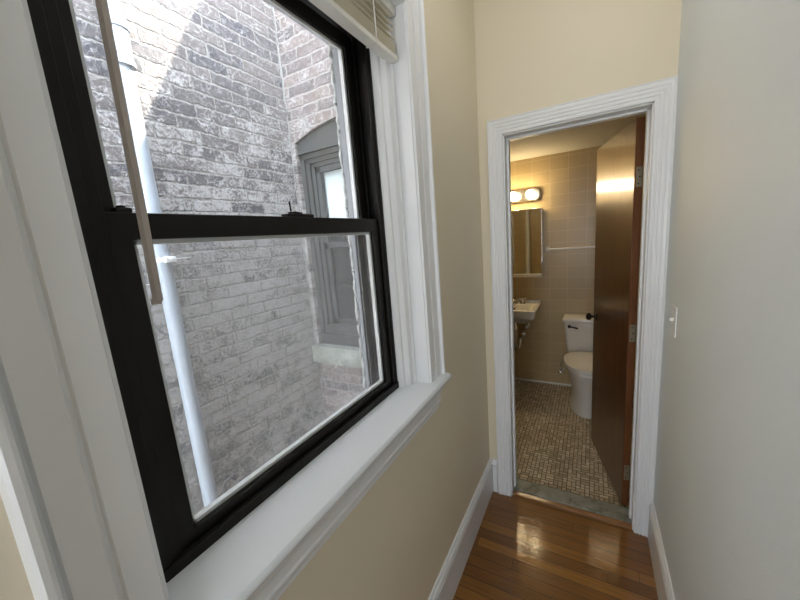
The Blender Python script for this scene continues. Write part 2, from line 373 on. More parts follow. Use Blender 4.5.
# ------------------------------------------------------------------ door casing and jamb
def casing_loops(path, mit, prof, f):
    return [[f(p[0]+u*d[0], p[1]+u*d[1], w) for u, w in prof] for p, d in zip(path, mit)]
tr = empty('trim_1', (0, YD, 0), 'white fluted casing around the bathroom doorway', 'door casing', kind='structure')
cw = .0735
prof = [(0, 0), (0, .013), (.003, .016), (.012, .016), (.014, .0135), (.018, .0135), (.020, .017), (.027, .0175), (.029, .015), (.033, .015), (.035, .0185), (.043, .019), (.045, .0165), (.049, .0165), (.051, .020), (.062, .021), (.066, .0185), (.069, .021), (cw-.002, .021), (cw, .019), (cw, 0)]
a0, a1, az = DX0-.006, DX1+.0055, DZ+.006
rw = XR-a1-.0008
profR = [(min(u, rw), w) for u, w in prof]
m = MB()
F = lambda x, z, w: Vector((x, YD-w, z))
lp = casing_loops([(a0, 0), (a0, az)], [(-1, 0), (-1, 1)], prof, F)
lp3 = [[F(a1+u*dx, az+v*dz if False else az+u*dz, w) for (u, w), (v, _) in zip(pp, prof)] for dx, dz, pp in ()]
# right corner: mitre with the right leg trimmed against the wall
lp += [[F(a1+min(u, rw), az+u, w) for u, w in prof], [F(a1+min(u, rw), 0, w) for u, w in prof]]
m.loft(lp)
m.build('casing', M['trim'], tr)
m = MB()
m.box(DX0-.018, DX0, YD-.002, YD2, 0, DZ+.018, .0015); m.box(DX1, DX1+.018, YD-.002, YD2, 0, DZ+.018, .0015); m.box(DX0-.018, DX1+.018, YD-.002, YD2, DZ, DZ+.018, .0015)
m.build('jamb', M['trim'], tr)
m = MB()
m.box(DX0, DX0+.010, YD+.05, YD+.088, .022, DZ, .002); m.box(DX1-.010, DX1, YD+.05, YD+.088, .022, DZ, .002); m.box(DX0, DX1, YD+.05, YD+.088, DZ-.010, DZ, .002)
m.build('door_stop', M['trim'], tr)
m = MB(); m.box(DX0, DX1, YD+.030, YD2+.004, -.05, .020, .003)
tag(m.build('trim_2', M['marble']), 'grey marble threshold across the bathroom doorway', 'threshold', kind='structure')
m = MB(); m.prism([(0, -.02), (0, .008), (.006, .014), (.026, .016), (.034, .013), (.034, -.02)], DX0, DX1, lambda u, v, a: Vector((a, YD-.004+u, v)))
tag(m.build('trim_3', M['saddle']), 'thin brown wooden saddle strip in front of the marble threshold', 'saddle strip', kind='structure')

# ------------------------------------------------------------------ bathroom shell
m = MB(); m.box(BXL-.1, BXR+.1, YB, YB+.12, -.15, ZBC+.2)
tag(m.build('wall_bathroom_back', M['tileX']), 'beige tiled bathroom wall behind sink and toilet', 'wall', kind='structure')
m = MB(); m.box(BXL-.1, BXL, YD2-.004, YB+.01, -.15, ZBC+.2)
tag(m.build('wall_bathroom_left', M['tileY']), 'beige tiled bathroom side wall beyond the sink', 'wall', kind='structure')
m = MB(); m.box(BXR, BXR+.1, YD2-.004, YB+.01, -.15, ZBC+.2)
tag(m.build('wall_bathroom_right', M['tileY']), 'beige tiled bathroom side wall behind the door', 'wall', kind='structure')
m = MB()
m.box(BXL, DX0-.02, YD2-.004, YD2+.004, 0, ZBC); m.box(DX1+.02, BXR, YD2-.004, YD2+.004, 0, ZBC); m.box(DX0-.02, DX1+.02, YD2-.004, YD2+.004, DZ+.018, ZBC)
tag(m.build('wall_bathroom_front', M['tileX']), 'beige tiled inner face of the bathroom doorway wall', 'wall', kind='structure')
m = MB(); m.box(BXL-.1, BXR+.1, YD2-.03, YB+.1, ZBC, ZBC+.1)
tag(m.build('ceiling_bathroom', M['popcorn']), 'rough textured low bathroom ceiling', 'ceiling', kind='structure')
# mosaic floor: squares and rectangles in a woven pattern
def mosaic_floor():
    bm = bmesh.new(); cl = bm.loops.layers.color.new('tile')
    def quad(x0, x1, y0, y1, z, c, mi):
        f = bm.faces.new([bm.verts.new((x, y, z)) for x, y in ((x0, y0), (x1, y0), (x1, y1), (x0, y1))]); f.material_index = mi
        for l in f.loops: l[cl] = (*c, 1)
    t = bmesh.new(); bmesh.ops.create_cube(t, size=1)
    for v in t.verts: v.co = Vector(((BXL+BXR)/2+v.co.x*(BXR-BXL+.1), (YD2+YB)/2+v.co.y*(YB-YD2+.05), -.076+v.co.z*.15))
    me = bpy.data.meshes.new('t'); t.to_mesh(me); t.free(); bm.from_mesh(me); bpy.data.meshes.remove(me)
    for f in bm.faces: f.material_index = 1
    s = .0245; g = .0022
    pal = [tuple(v**(1/2.2) for v in c) for c in ((.60, .52, .385), (.55, .47, .345), (.50, .425, .31), (.68, .61, .48), (.44, .37, .26), (.58, .50, .37))]
    nx = int((BXR-BXL)/s); ny = int((YB-YD2)/s); used = set()
    def tile(i, j, w, h, c):
        x0 = BXL+i*s; y0 = YD2+.004+j*s
        quad(x0+g, x0+w*s-g, y0+g, min(y0+h*s-g, YB), .001, c, 0)
    rnd = random.Random(3)
    for j in range(ny):
        for i in range(nx):
            if (i, j) in used: continue
            k = (i*2+j*3) % 5
            if k == 0: w, h = 1, 1
            elif rnd.random() < .5: w, h = 2, 1
            else: w, h = 1, 2
            if w == 2 and ((i+1, j) in used or i+1 >= nx): w = 1
            if h == 2 and (j+1 >= ny or (i, j+1) in used): h = 1
            for a in range(w):
                for b_ in range(h): used.add((i+a, j+b_))
            base = pal[3] if w*h == 1 else rnd.choice(pal)
            v = rnd.uniform(.94, 1.05); tile(i, j, w, h, tuple(c*v for c in base))
    me = bpy.data.meshes.new('floor_bathroom'); bm.to_mesh(me); bm.free(); me.materials.append(M['mosaic']); me.materials.append(M['grout'])
    o = bpy.data.objects.new('floor_bathroom', me); C.objects.link(o); return o
tag(mosaic_floor(), 'brown and tan mosaic tile bathroom floor', 'floor', kind='structure')
m = MB(); m.prism([(0, 0), (.008, 0), (.008, .010), (.004, .016), (0, .018)], BXL, BXR, lambda u, v, a: Vector((a, YB-u, v)))
tag(m.build('trim_4', M['grout'] if False else M['porcelain']), 'thin pale caulk strip along foot of tiled bathroom wall', 'trim', kind='structure')

# ------------------------------------------------------------------ door leaf (open into the bathroom)
hx, hy = .168, 1.985
ang = math.atan2(2.595-1.985, .022-.168)
dr = empty('door_1', (hx, hy, .02), 'open dark red-brown varnished wooden bathroom door', 'door', kind='structure')
dr.rotation_euler = (0, 0, ang)
def dpart(name, mb, mat, parent=None, smooth=None):
    o = mb.build(name, mat, None, smooth); o.parent = parent or dr; return o
LW, LT, LH = .632, .035, 1.999
m = MB(); m.box(.0006, LW, -LT, 0, 0, LH, .0015); dpart('door_leaf', m, M['doorwood'])
m = MB(); m.box(0-.0006, .0012, -LT+.001, -.001, .001, LH-.001); dpart('edge_band', m, M['dooredge'])['label'] = 'orange-brown worn hinge edge'
for z in (1.74, .985, .20):
    m = MB(); m.box(-.0022, -.0004, -LT+.002, -.007, z-.045, z+.045, .0006)
    hg = dpart('hinge', m, M['hinge'])
    m = MB(); m.cyl((-.006, -LT-.004, z-.047), (-.006, -LT-.004, z+.047), .006, seg=14); m.sph((-.006, -LT-.004, z+.05), .006, seg=10); m.sph((-.006, -LT-.004, z-.05), .006, seg=10)
    dpart('hinge_pin', m, M['hinge'], hg, 40)
    m = MB()
    for dz in (-.03, 0, .03): m.cyl((-.0032, -.016-(.006 if dz == 0 else 0), z+dz), (-.0018, -.016-(.006 if dz == 0 else 0), z+dz), .0035, seg=10)
    dpart('screw', m, M['darkmetal'], hg)
kz = .935
for sg, nm in ((1, 'front'), (-1, 'rear')):
    b0 = 0 if sg > 0 else -LT
    m = MB(); m.cyl((LW-.06, b0, kz), (LW-.06, b0+sg*.006, kz), .027, .024, 24); m.cyl((LW-.06, b0+sg*.006, kz), (LW-.06, b0+sg*.03, kz), .009, seg=16)
    m.sph((LW-.06, b0+sg*.044, kz), .025, (1, .72, 1), 20)
    dpart('door_knob', m, M['bronze'], smooth=40)
m = MB(); m.box(LW-.0004, LW+.001, -LT/2-.012, -LT/2+.012, kz-.028, kz+.028, .0004); m.box(LW, LW+.010, -LT/2-.007, -LT/2+.007, kz-.008, kz+.008, .002)
dpart('latch_plate', m, M['hinge'])
m = MB(); m.box(DX1-.011, DX1-.0095, YD+.02, YD+.045, .90, .99, .0005)
# ------------------------------------------------------------------ WINDOW 1
w1 = empty('window_1', (-.60, .58, 1.045), 'black double-hung hallway window looking onto the brick light well', 'window', kind='structure')
FY0, FY1, FZ0, FZ1 = .197, .972, 1.036, 2.205
m = MB()   # master frame with tracks
m.box(-.672, -.592, FY0-.02, FY0+.014, FZ0, FZ1+.02, .001); m.box(-.672, -.592, FY1-.012, FY1+.02, FZ0, FZ1+.02, .001)
m.box(-.672, -.592, FY0, FY1, FZ1-.016, FZ1+.03, .001)
m.box(-.600, -.589, FY0, FY1, FZ0, 1.066, .001); m.box(-.672, -.60, FY0, FY1, FZ0-.005, 1.050, .001)
for y0, y1 in ((FY0+.01, FY0+.030), (FY1-.026, FY1-.008)):
    m.box(-.6015, -.595, y0, y1, 1.05, FZ1-.014, .001); m.box(-.640, -.634, y0, y1, 1.05, FZ1-.014, .001)
m.build('window_frame', M['black'], w1)
GY0, GY1 = .259, .912
def sash(name, x0, x1, z0, z1, rb, rt, lab):
    mm = MB(); b = .0015
    mm.box(x1, x0, .224, GY0, z0, z1, b); mm.box(x1, x0, GY1, .948, z0, z1, b)
    mm.box(x1, x0, GY0-.003, GY1+.003, z0, z0+rb, b); mm.box(x1, x0, GY0-.003, GY1+.003, z1-rt, z1, b)
    o = mm.build(name, M['black'], w1); o['label'] = lab
    xc = (x0+x1)/2-.002; g0, g1 = z0+rb, z1-rt
    mm = MB(); t = .006; e = .0075
    mm.box(xc-t, xc+t, GY0, GY0+e, g0, g1); mm.box(xc-t, xc+t, GY1-e, GY1, g0, g1); mm.box(xc-t, xc+t, GY0, GY1, g0, g0+e); mm.box(xc-t, xc+t, GY0, GY1, g1-e, g1)
    mm.build('glazing_spacer', M['spacer'], o)
    mm = MB(); mm.box(xc+t, xc+t+.003, GY0-.0008, GY1+.0008, g0-.0008, g1+.0008); mm.box(xc-t-.003, xc-t, GY0-.0008, GY1+.0008, g0-.0008, g1+.0008)
    mm.build('pane', M['glass'], o)
    return o
ls = sash('lower_sash', -.603, -.632, 1.052, 1.632, .035, .040, 'black lower sash')
us = sash('upper_sash', -.641, -.669, 1.596, 2.165, .034, .036, 'black upper sash set further out')
m = MB(); m.box(-.625, -.607, .246, .268, 1.6315, 1.640, .002); m.cyl((-.616, .257, 1.638), (-.616, .257, 1.643), .006)
m.build('sash_latch', M['black'], ls)
m = MB(); m.box(-.630, -.606, .575, .660, 1.6315, 1.640, .002); m.cyl((-.618, .61, 1.638), (-.618, .61, 1.645), .009); m.box(-.621, -.615, .588, .63, 1.640, 1.645, .0015); m.cyl((-.618, .596, 1.646), (-.618, .594, 1.668), .002)
m.build('sash_lock', M['black'], ls)
# insect screen outside the lower sash
m = MB(); y0, y1, z0, z1 = .23, .945, 1.03, 1.625
for q in ((y0, y0+.02, z0, z1), (y1-.02, y1, z0, z1), (y0, y1, z0, z0+.018), (y0, y1, z1-.018, z1)): m.box(-.686, -.677, *q, .001)
sc = m.build('screen_frame', M['black'], w1)
m = MB(); m.box(-.6818, -.6812, y0+.018, y1-.018, z0+.016, z1-.016); m.build('insect_screen', M['screen'], sc)
# outer panning and caulk
m = MB()
m.box(-.703, -.673, .925, 1.075, .99, 2.26, .001); m.box(-.703, -.673, .12, .205, .99, 2.26, .001); m.box(-.703, -.673, .12, 1.075, 2.19, 2.30, .001)
m.prism([(-.673, .92), (-.673, 1.018), (-.80, .945), (-.80, .92)], .10, 1.03, lambda u, v, a: Vector((u, a, v)))
pn = m.build('outer_panning', M['pan'], w1); pn['label'] = 'grey metal outer panning'
rn = random.Random(5); pts = []; rr = []
z = 1.0
while z < 2.25: pts.append((-.706+rn.uniform(-.002, .002), .928+rn.uniform(-.005, .003), z)); rr.append(.0045+rn.random()*.0045); z += .012
m = MB(); m.tube(pts, rr, 8); m.build('caulk_bead', M['caulk'], pn, 60)
# interior jamb boards, stops, stool, apron, casing
JY0, JY1, JZ1 = .160, 1.034, 2.252
m = MB(); m.box(-.652, -.500, OY0, JY0, OZ0, JZ1, .001); m.box(-.652, -.500, JY1, OY1, OZ0, JZ1, .001); m.box(-.652, -.500, OY0, OY1, JZ1, OZ1, .001)
m.build('side_jamb', M['trim'], w1)['label'] = 'white jamb lining'
m = MB()
for pr_ in ([(JY1, -.640), (FY1+.002, -.640), (FY1-.004, -.592), (FY1-.002, -.582), (FY1+.006, -.572), (FY1+.014, -.570), (FY1+.018, -.562), (FY1+.024, -.555), (JY1-.012, -.555), (JY1-.008, -.550), (JY1, -.550)],
            [(JY0, -.640), (FY0-.002, -.640), (FY0-.004, -.592), (FY0-.006, -.575), (FY0-.010, -.562), (JY0+.006, -.555), (JY0, -.550)]):
    m.prism(pr_, 1.03, JZ1, lambda u, v, a: Vector((v, u, a)))
m.box(-.640, -.566, JY0, JY1, 2.2, JZ1, .003)
m.build('window_stop', M['trim'], w1, 30)
SZ = 1.045
stool_pr = [(-.5915, 1.018), (-.5915, SZ-.0005), (-.470, SZ), (-.462, SZ-.002), (-.458, SZ-.007), (-.457, SZ-.013), (-.459, SZ-.019), (-.464, SZ-.024), (-.470, 1.020)]
m = MB(); m.prism(stool_pr, JY0, JY1, lambda u, v, a: Vector((u, a, v)))
horn = [(XL, 1.020), (XL, SZ)] + stool_pr[2:]
m.prism(horn, JY1-.001, 1.143, lambda u, v, a: Vector((u, a, v))); m.prism(horn, .03, JY0+.001, lambda u, v, a: Vector((u, a, v)))
st = m.build('window_stool', M['stool'], w1, 35); st['label'] = 'wide white sill board'
m = MB(); m.prism([(XL, .905), (XL, 1.021), (-.472, 1.021), (-.472, 1.012), (-.480, 1.004), (-.487, .992), (-.489, .980), (-.4945, .977), (-.4945, .958), (-.498, .955), (-.498, .948), (-.494, .945), (-.494, .938), (-.500, .928), (-.506, .920), (-.506, .910), (-.512, .905)], .05, 1.118, lambda u, v, a: Vector((u, a, v)))
m.build('apron', M['trim'], w1, 35)
cp = [(0, 0), (0, .020), (.002, .024), (.036, .024), (.039, .020), (.043, .020), (.046, .025), (.080, .027), (.083, .022), (.086, .022), (.088, .034), (.092, .038), (.098, .038), (.102, .034), (.102, 0)]
FW = lambda y, z, w: Vector((XL+w, y, z))
m = MB()
lp = []
for (y, z), (dy, dz) in zip([(JY0+.001, SZ), (JY0+.001, JZ1+.005), (JY1+.005, JZ1+.005), (JY1+.005, SZ)], [(-1, 0), (-1, 1), (1, 1), (1, 0)]):
    lp.append([FW(y+u*dy, z+u*dz, w) for u, w in cp])
m.loft(lp); m.build('casing', M['trim'], w1)['label'] = 'white moulded window casing'

# unseen window added behind the viewpoint so daylight reaches the door wall
w3 = empty('fill_window', ((bx0+bx1)/2, YBACK-.05, bz0), 'tall white framed fill window added unseen behind the viewpoint', 'window', kind='structure')
m = MB()
for q in ((bx0, bx0+.03, bz0, bz1), (bx1-.03, bx1, bz0, bz1), (bx0, bx1, bz0, bz0+.03), (bx0, bx1, bz1-.03, bz1), (bx0, bx1, 1.55, 1.59)): m.box(q[0], q[1], YBACK-.08, YBACK-.03, q[2], q[3], .002)
m.build('window_frame', M['trim'], w3)
m = MB(); m.box(bx0+.02, bx1-.02, YBACK-.056, YBACK-.052, bz0+.02, bz1-.02); m.build('pane', M['glass'], w3)
# ------------------------------------------------------------------ blind
bl = empty('window_blind', (-.545, .6, JZ1), 'raised white slatted blind at the top of the hallway window', 'blind')
BY0, BY1 = .172, 1.030
m = MB(); m.box(-.561, -.529, BY0, BY1, 2.100, 2.114, .002); br = m.build('bottom_rail', M['blind'], bl)
for k in range(9):
    m = MB(); z = 2.1155+k*.0036
    m.prism([(-.560, z), (-.545, z+.0022), (-.530, z), (-.530, z+.0012), (-.545, z+.0034), (-.560, z+.0012)], BY0+.006, BY1-.012, lambda u, v, a: Vector((u, a, v)))
    m.build('slat', M['slat'], bl)
for k in range(4):
    m = MB(); z = 2.160+k*.0185
    m.prism([(-.561, z+.010), (-.545, z+.0050), (-.529, z-.004), (-.529, z-.0026), (-.545, z+.0064), (-.561, z+.0114)], BY0+.006, BY1-.014-.002*k, lambda u, v, a: Vector((u, a, v)))
    m.build('slat', M['slat'], bl)
m = MB(); m.box(-.565, -.527, BY0-.004, BY1, 2.226, JZ1, .002); m.build('headrail', M['blind'], bl)
for y in (.30, .60, .905):
    m = MB(); m.box(-.5285, -.5275, y-.003, y+.003, 2.104, 2.23); m.box(-.5625, -.5615, y-.003, y+.003, 2.104, 2.23); m.box(-.5625, -.5275, y-.003, y+.003, 2.0985, 2.0998)
    m.build('ladder_tape', M['cord'], bl)
m = MB(); m.tube([(-.533, .243, 1.502), (-.532, .247, 1.8), (-.530, .253, 2.225)], [.0068, .0068, .0064], 6); m.cyl((-.533, .2405, 1.498), (-.533, .2405, 1.506), .0066, seg=10)
m.build('tilt_wand', M['wand'], bl)['label'] = 'long taupe tilt wand'

# ------------------------------------------------------------------ light switch
lsw = empty('light_switch', (XR, 1.61, 1.11), 'white toggle light switch on the right wall beside the doorway', 'light switch')
m = MB(); m.box(XR-.005, XR-.0002, 1.575, 1.645, 1.112, 1.226, .002); m.build('cover_plate', M['plastic'], lsw)
m = MB(); m.box(XR-.018, XR-.004, 1.605, 1.615, 1.170, 1.182, .002); m.build('toggle', M['plastic'], lsw)

# ------------------------------------------------------------------ hall lamp, added overhead out of view to brighten the walls
hl = empty('fill_ceiling_lamp', (-.05, 1.10, ZC), 'round white globe added overhead out of view as hallway fill light', 'ceiling lamp')
m = MB(); m.cyl((-.05, 1.10, ZC-.03), (-.05, 1.10, ZC), .14, seg=40); m.build('canopy', M['trim'], hl, 40)
m = MB(); m.sph((-.05, 1.10, ZC-.035), .13, (1, 1, .6), 32); m.build('glass_globe', M['fill_lamp'], hl, 60)

# ------------------------------------------------------------------ bathroom fittings
vl = empty('vanity_light', (-.655, YB, 1.82), 'chrome bar light with glowing round bulbs above the mirror', 'wall light')
m = MB()
def stadium(x0, x1, z0, z1, n=12):
    r = (z1-z0)/2; zc = (z0+z1)/2
    return [(x1-r*.6+r*.6*math.cos(t), zc+r*math.sin(t)) for t in [(-.5+i/n)*PI for i in range(n+1)]] + [(x0+r*.6+r*.6*math.cos(t), zc+r*math.sin(t)) for t in [(.5+i/n)*PI for i in range(n+1)]]
def scl(poly, k):
    cx = sum(p[0] for p in poly)/len(poly); cz = sum(p[1] for p in poly)/len(poly)
    return [(cx+(x-cx)*(1-(1-k)*.3), cz+(z-cz)*k) for x, z in poly]
S = stadium(-.890, -.420, 1.822, 1.935)
m.loft([[Vector((x, YB-.0005, z)) for x, z in S], [Vector((x, YB-.028, z)) for x, z in S], [Vector((x, YB-.040, z)) for x, z in scl(S, .88)], [Vector((x, YB-.042, z)) for x, z in scl(S, .6)]])
m.build('light_bar', M['satin'], vl, 40)
for i in range(3):
    x = -.500-.155*i
    m = MB(); m.cyl((x, YB-.040, 1.878), (x, YB-.055, 1.878), .022, .019); so = m.build('socket', M['satin'], vl, 40)
    m = MB(); m.sph((x, YB-.092, 1.878), .040, seg=24); m.build('bulb', M['bulb'], so, 60)

mc = empty('medicine_cabinet', (-.655, YB, 1.11), 'mirrored medicine cabinet over the bathroom sink', 'mirror cabinet')
m = MB(); m.box(-.905, -.408, YB-.028, YB-.0005, 1.125, 1.752, .002); m.build('cabinet_body', M['chrome'], mc)
for x0, x1 in ((-.900, -.672), (-.669, -.413)):
    m = MB(); m.box(x0, x1, YB-.0345, YB-.0285, 1.130, 1.747, .001); m.build('mirror_door', M['mirror'], mc)
m = MB(); m.box(-.905, -.408, YB-.075, YB-.0005, 1.105, 1.118, .003); m.box(-.905, -.408, YB-.078, YB-.072, 1.105, 1.130, .002)
m.build('shelf', M['porcelain'], mc)

tb = empty('towel_bar', (-.17, YB, 1.36), 'pale towel bar on the tiled wall above the toilet', 'towel bar')
m = MB(); m.cyl((-.36, YB-.055, 1.362), (.25, YB-.055, 1.362), .0085, seg=16); m.build('bar', M['plastic'], tb, 40)
for x in (-.365, .255):
    m = MB(); m.box(x-.017, x+.017, YB-.012, YB-.0005, 1.335, 1.388, .004); m.box(x-.012, x+.012, YB-.068, YB-.008, 1.348, 1.376, .005); m.build('bracket', M['porcelain'], tb, 40)

rp = empty('riser_pipe', (-.765, YD2+.04, .001), 'white painted vertical riser pipe seen only in the bathroom mirror', 'pipe')
m = MB(); m.cyl((-.765, YD2+.045, .001), (-.765, YD2+.045, ZBC-.001), .030, seg=24); m.build('pipe', M['trim'], rp, 50)
m = MB(); m.cyl((-.765, YD2+.045, .0015), (-.765, YD2+.045, .016), .050, .040, 24); m.build('floor_collar', M['trim'], rp, 50)
# sink
sk = empty('wall_sink', (-.655, YB, .6), 'white wall-hung porcelain sink below the mirrored cabinet', 'sink')
def rrect(x0, x1, y0, y1, z, r, n=5, dzf=None):
    out = []
    for cx, cy, a in ((x1-r, y1-r, 0), (x0+r, y1-r, 1), (x0+r, y0+r, 2), (x1-r, y0+r, 3)):
        for i in range(n+1):
            t = (a+i/n)*PI/2; out.append(Vector((cx+r*math.cos(t), cy+r*math.sin(t), z)))
    return out
sx0, sx1, sy0, sy1, sz = -.895, -.425, 3.120, YB-.0005, .845
m = MB()
m.loft([rrect(sx0+.12, sx1-.12, sy0+.20, sy1-.06, sz-.175, .06), rrect(sx0+.08, sx1-.08, sy0+.15, sy1, sz-.155, .05), rrect(sx0+.05, sx1-.05, sy0+.10, sy1, sz-.10, .03), rrect(sx0+.018, sx1-.018, sy0+.018, sy1, sz-.085, .025), rrect(sx0+.010, sx1-.010, sy0+.008, sy1, sz-.075, .025), rrect(sx0, sx1, sy0, sy1, sz-.006, .025), rrect(sx0+.006, sx1-.006, sy0+.006, sy1, sz, .022),
        rrect(sx0+.035, sx1-.035, sy0+.035, sy1-.115, sz-.001, .03), rrect(sx0+.045, sx1-.045, sy0+.045, sy1-.123, sz-.012, .04), rrect(sx0+.075, sx1-.075, sy0+.075, sy1-.14, sz-.09, .05), rrect(sx0+.14, sx1-.14, sy0+.11, sy1-.19, sz-.130, .04)])
m.box(sx0, sx1, YB-.030, YB-.0006, sz-.01, sz+.022, .006)
m.build('basin', M['porcelain'], sk, 50)
m = MB(); m.cyl((-.655, YB-.132, sz-.045), (-.655, YB-.140, sz-.047), .010, seg=14); m.build('overflow_hole', M['darkmetal'], sk)
for x in (-.735, -.585):
    m = MB(); y = YB-.075
    m.cyl((x, y, sz), (x, y, sz+.014), .028, .024); m.cyl((x, y, sz+.012), (x, y, sz+.040), .014)
    for a in range(4):
        c, s_ = math.cos(a*PI/2+.5), math.sin(a*PI/2+.5); m.cyl((x, y, sz+.042), (x+.032*c, y+.032*s_, sz+.048), .0075, .0065, 10); m.sph((x+.033*c, y+.033*s_, sz+.048), .009, seg=10)
    m.sph((x, y, sz+.046), .012, seg=14); m.build('tap_handle', M['chrome'], sk, 40)
m = MB(); m.cyl((-.660, YB-.075, sz), (-.660, YB-.075, sz+.02), .022, .017); m.tube([(-.66, YB-.075, sz+.015), (-.66, YB-.078, sz+.045), (-.66, YB-.105, sz+.058), (-.66, YB-.15, sz+.05), (-.66, YB-.17, sz+.036)], [.013, .013, .012, .011, .010])
m.build('spout', M['chrome'], sk, 40)
m = MB(); x = -.640; y = 3.34
m.tube([(x, y, .68), (x, y, .44), (x+.004, y+.012, .402), (x+.012, y+.045, .388), (x+.024, y+.070, .402), (x+.03, y+.078, .44), (x+.032, y+.085, .485), (x+.034, y+.115, .502), (x+.034, YB-.002, .505)], .0175, 14)
for z in (.62, .46): m.cyl((x, y, z-.013), (x, y, z+.013), .024, seg=16)
m.cyl((x+.034, YB-.012, .505), (x+.034, YB-.001, .505), .034, seg=20); m.cyl((x+.03, y+.079, .43), (x+.03, y+.079, .455), .024, seg=16)
m.build('drain_trap', M['chrome'], sk, 40)
for x in (-.555, -.735):
    m = MB(); y = YB-.06
    m.cyl((x, YB-.006, .60), (x, YB-.001, .60), .022); m.cyl((x, YB-.006, .60), (x, y, .60), .008); m.cyl((x, y, .585), (x, y, .622), .011); m.sph((x, y-.026, .60), .016, (1, .6, 1), 14); m.cyl((x, y, .60), (x, y-.026, .60), .005)
    m.tube([(x, y, .61), (x, y, .66), (x+(.05 if x < -.65 else -.06), y-.02, .70)], .005, 8)
    m.build('supply_valve', M['chrome'], sk, 40)

# toilet
TX = -.008
tl = empty('toilet', (TX, 3.2, .001), 'off-white porcelain toilet with closed lid, half hidden by the door', 'toilet')
def egg(cx, y0, y1, w, z, n=36, k=.62):
    yc = y1-(y1-y0)*(1-k); out = []
    for i in range(n):
        t = 2*PI*i/n; c, s_ = math.cos(t), math.sin(t)
        y = yc + (s_*(y1-yc) if s_ > 0 else s_*(yc-y0))
        ex = .78 if s_ > 0 else 1.0
        out.append(Vector((cx+w/2*math.copysign(abs(c)**ex, c), y, z)))
    return out
m = MB()
m.loft([egg(TX, 2.925, 3.44, .300, .001), egg(TX, 2.925, 3.44, .302, .03), egg(TX, 2.928, 3.43, .268, .07), egg(TX, 2.932, 3.42, .262, .14), egg(TX, 2.928, 3.42, .268, .20), egg(TX, 2.895, 3.43, .300, .26), egg(TX, 2.865, 3.44, .335, .335), egg(TX, 2.845, 3.44, .358, .378), egg(TX, 2.840, 3.44, .362, .403), egg(TX, 2.846, 3.43, .350, .411)])
m.box(TX-.11, TX+.11, 3.28, 3.49, .25, .397, .02)
m.build('bowl', M['porcelain'], tl, 50)
m = MB(); m.loft([egg(TX, 2.834, 3.29, .372, .413), egg(TX, 2.831, 3.29, .376, .419), egg(TX, 2.834, 3.29, .370, .429)]); m.build('seat_ring', M['porcelain'], tl, 50)
m = MB(); m.loft([egg(TX, 2.832, 3.30, .374, .431), egg(TX, 2.829, 3.30, .379, .437), egg(TX, 2.834, 3.30, .370, .446), egg(TX, 2.866, 3.28, .31, .4505)]); m.box(TX-.09, TX+.09, 3.285, 3.315, .413, .443, .006)
m.build('seat_lid', M['porcelain'], tl, 50)
m = MB()
m.loft([rrect(TX-.168, TX+.168, 3.36, 3.515, .3975, .035), rrect(TX-.178, TX+.178, 3.345, 3.52, .425, .035), rrect(TX-.203, TX+.203, 3.330, 3.522, .70, .03)])
m.build('tank', M['porcelain'], tl, 50)
m = MB(); m.loft([rrect(TX-.208, TX+.208, 3.324, 3.524, .701, .03), rrect(TX-.214, TX+.214, 3.318, 3.526, .708, .03), rrect(TX-.214, TX+.214, 3.318, 3.526, .728, .03), rrect(TX-.206, TX+.206, 3.326, 3.522, .738, .025)]); m.build('tank_lid', M['porcelain'], tl, 50)
m = MB(); m.cyl((TX-.155, 3.332, .665), (TX-.155, 3.318, .665), .014); m.tube([(TX-.155, 3.315, .665), (TX-.13, 3.308, .663), (TX-.085, 3.305, .655)], [.006, .006, .008], 10)
m.build('flush_lever', M['bronze'], tl, 50)
m = MB(); x = TX-.235
m.cyl((x, YB-.008, .17), (x, YB-.001, .17), .024); m.cyl((x, YB-.005, .17), (x, YB-.07, .17), .008); m.cyl((x, YB-.06, .155), (x, YB-.06, .20), .012); m.sph((x, YB-.095, .17), .018, (1.2, .5, .8), 14)
m.tube([(x, YB-.06, .20), (x+.002, YB-.06, .26), (x+.05, YB-.07, .33), (x+.09, YB-.09, .372)], .005, 8)
m.build('supply_valve', M['chrome'], tl, 50)

# ------------------------------------------------------------------ outside: brick light well
XA, YW = -1.75, 1.76
m = MB(); m.box(XA-.2, XA, -2.6, YW+.4, -1.2, 4.7)
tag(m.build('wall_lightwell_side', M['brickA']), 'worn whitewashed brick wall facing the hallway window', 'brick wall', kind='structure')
# end wall with segmental-arched window opening
wx0, wx1, wz0, wzs = -1.715, -.99, .862, 2.235
m = MB(); bm = m.bm
def arc(x):   # arch soffit height
    t = (x-wx0)/(wx1-wx0); return wzs+.080*math.sin(PI*t)
m.box(XA, wx0, YW, YW+.14, -1.2, 3.73); m.box(wx1, -.80, YW, YW+.14, -1.2, 3.73); m.box(wx0, wx1, YW, YW+.14, -1.2, wz0-.12)
n = 14
for i in range(n):
    xa_, xb_ = wx0+(wx1-wx0)*i/n, wx0+(wx1-wx0)*(i+1)/n
    m.loft([[Vector((xa_, YW, arc(xa_))), Vector((xb_, YW, arc(xb_))), Vector((xb_, YW, 3.73)), Vector((xa_, YW, 3.73))], [Vector((xa_, YW+.14, arc(xa_))), Vector((xb_, YW+.14, arc(xb_))), Vector((xb_, YW+.14, 3.73)), Vector((xa_, YW+.14, 3.73))]])
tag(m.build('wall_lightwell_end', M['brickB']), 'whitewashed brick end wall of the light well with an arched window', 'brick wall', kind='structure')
m = MB()
oy0, oy1, oz0, oz1 = .13, 1.062, .925, 2.29
for q in ((YBACK-.2, oy0, -1.2, 2.95), (oy1, YW, -1.2, 2.95), (oy0, oy1, -1.2, oz0), (oy0, oy1, oz1, 2.95)): m.box(-.80, -.6525, *q)
tag(m.build('wall_exterior', M['brickC']), 'outer brick face of the hallway wall', 'brick wall', kind='structure')
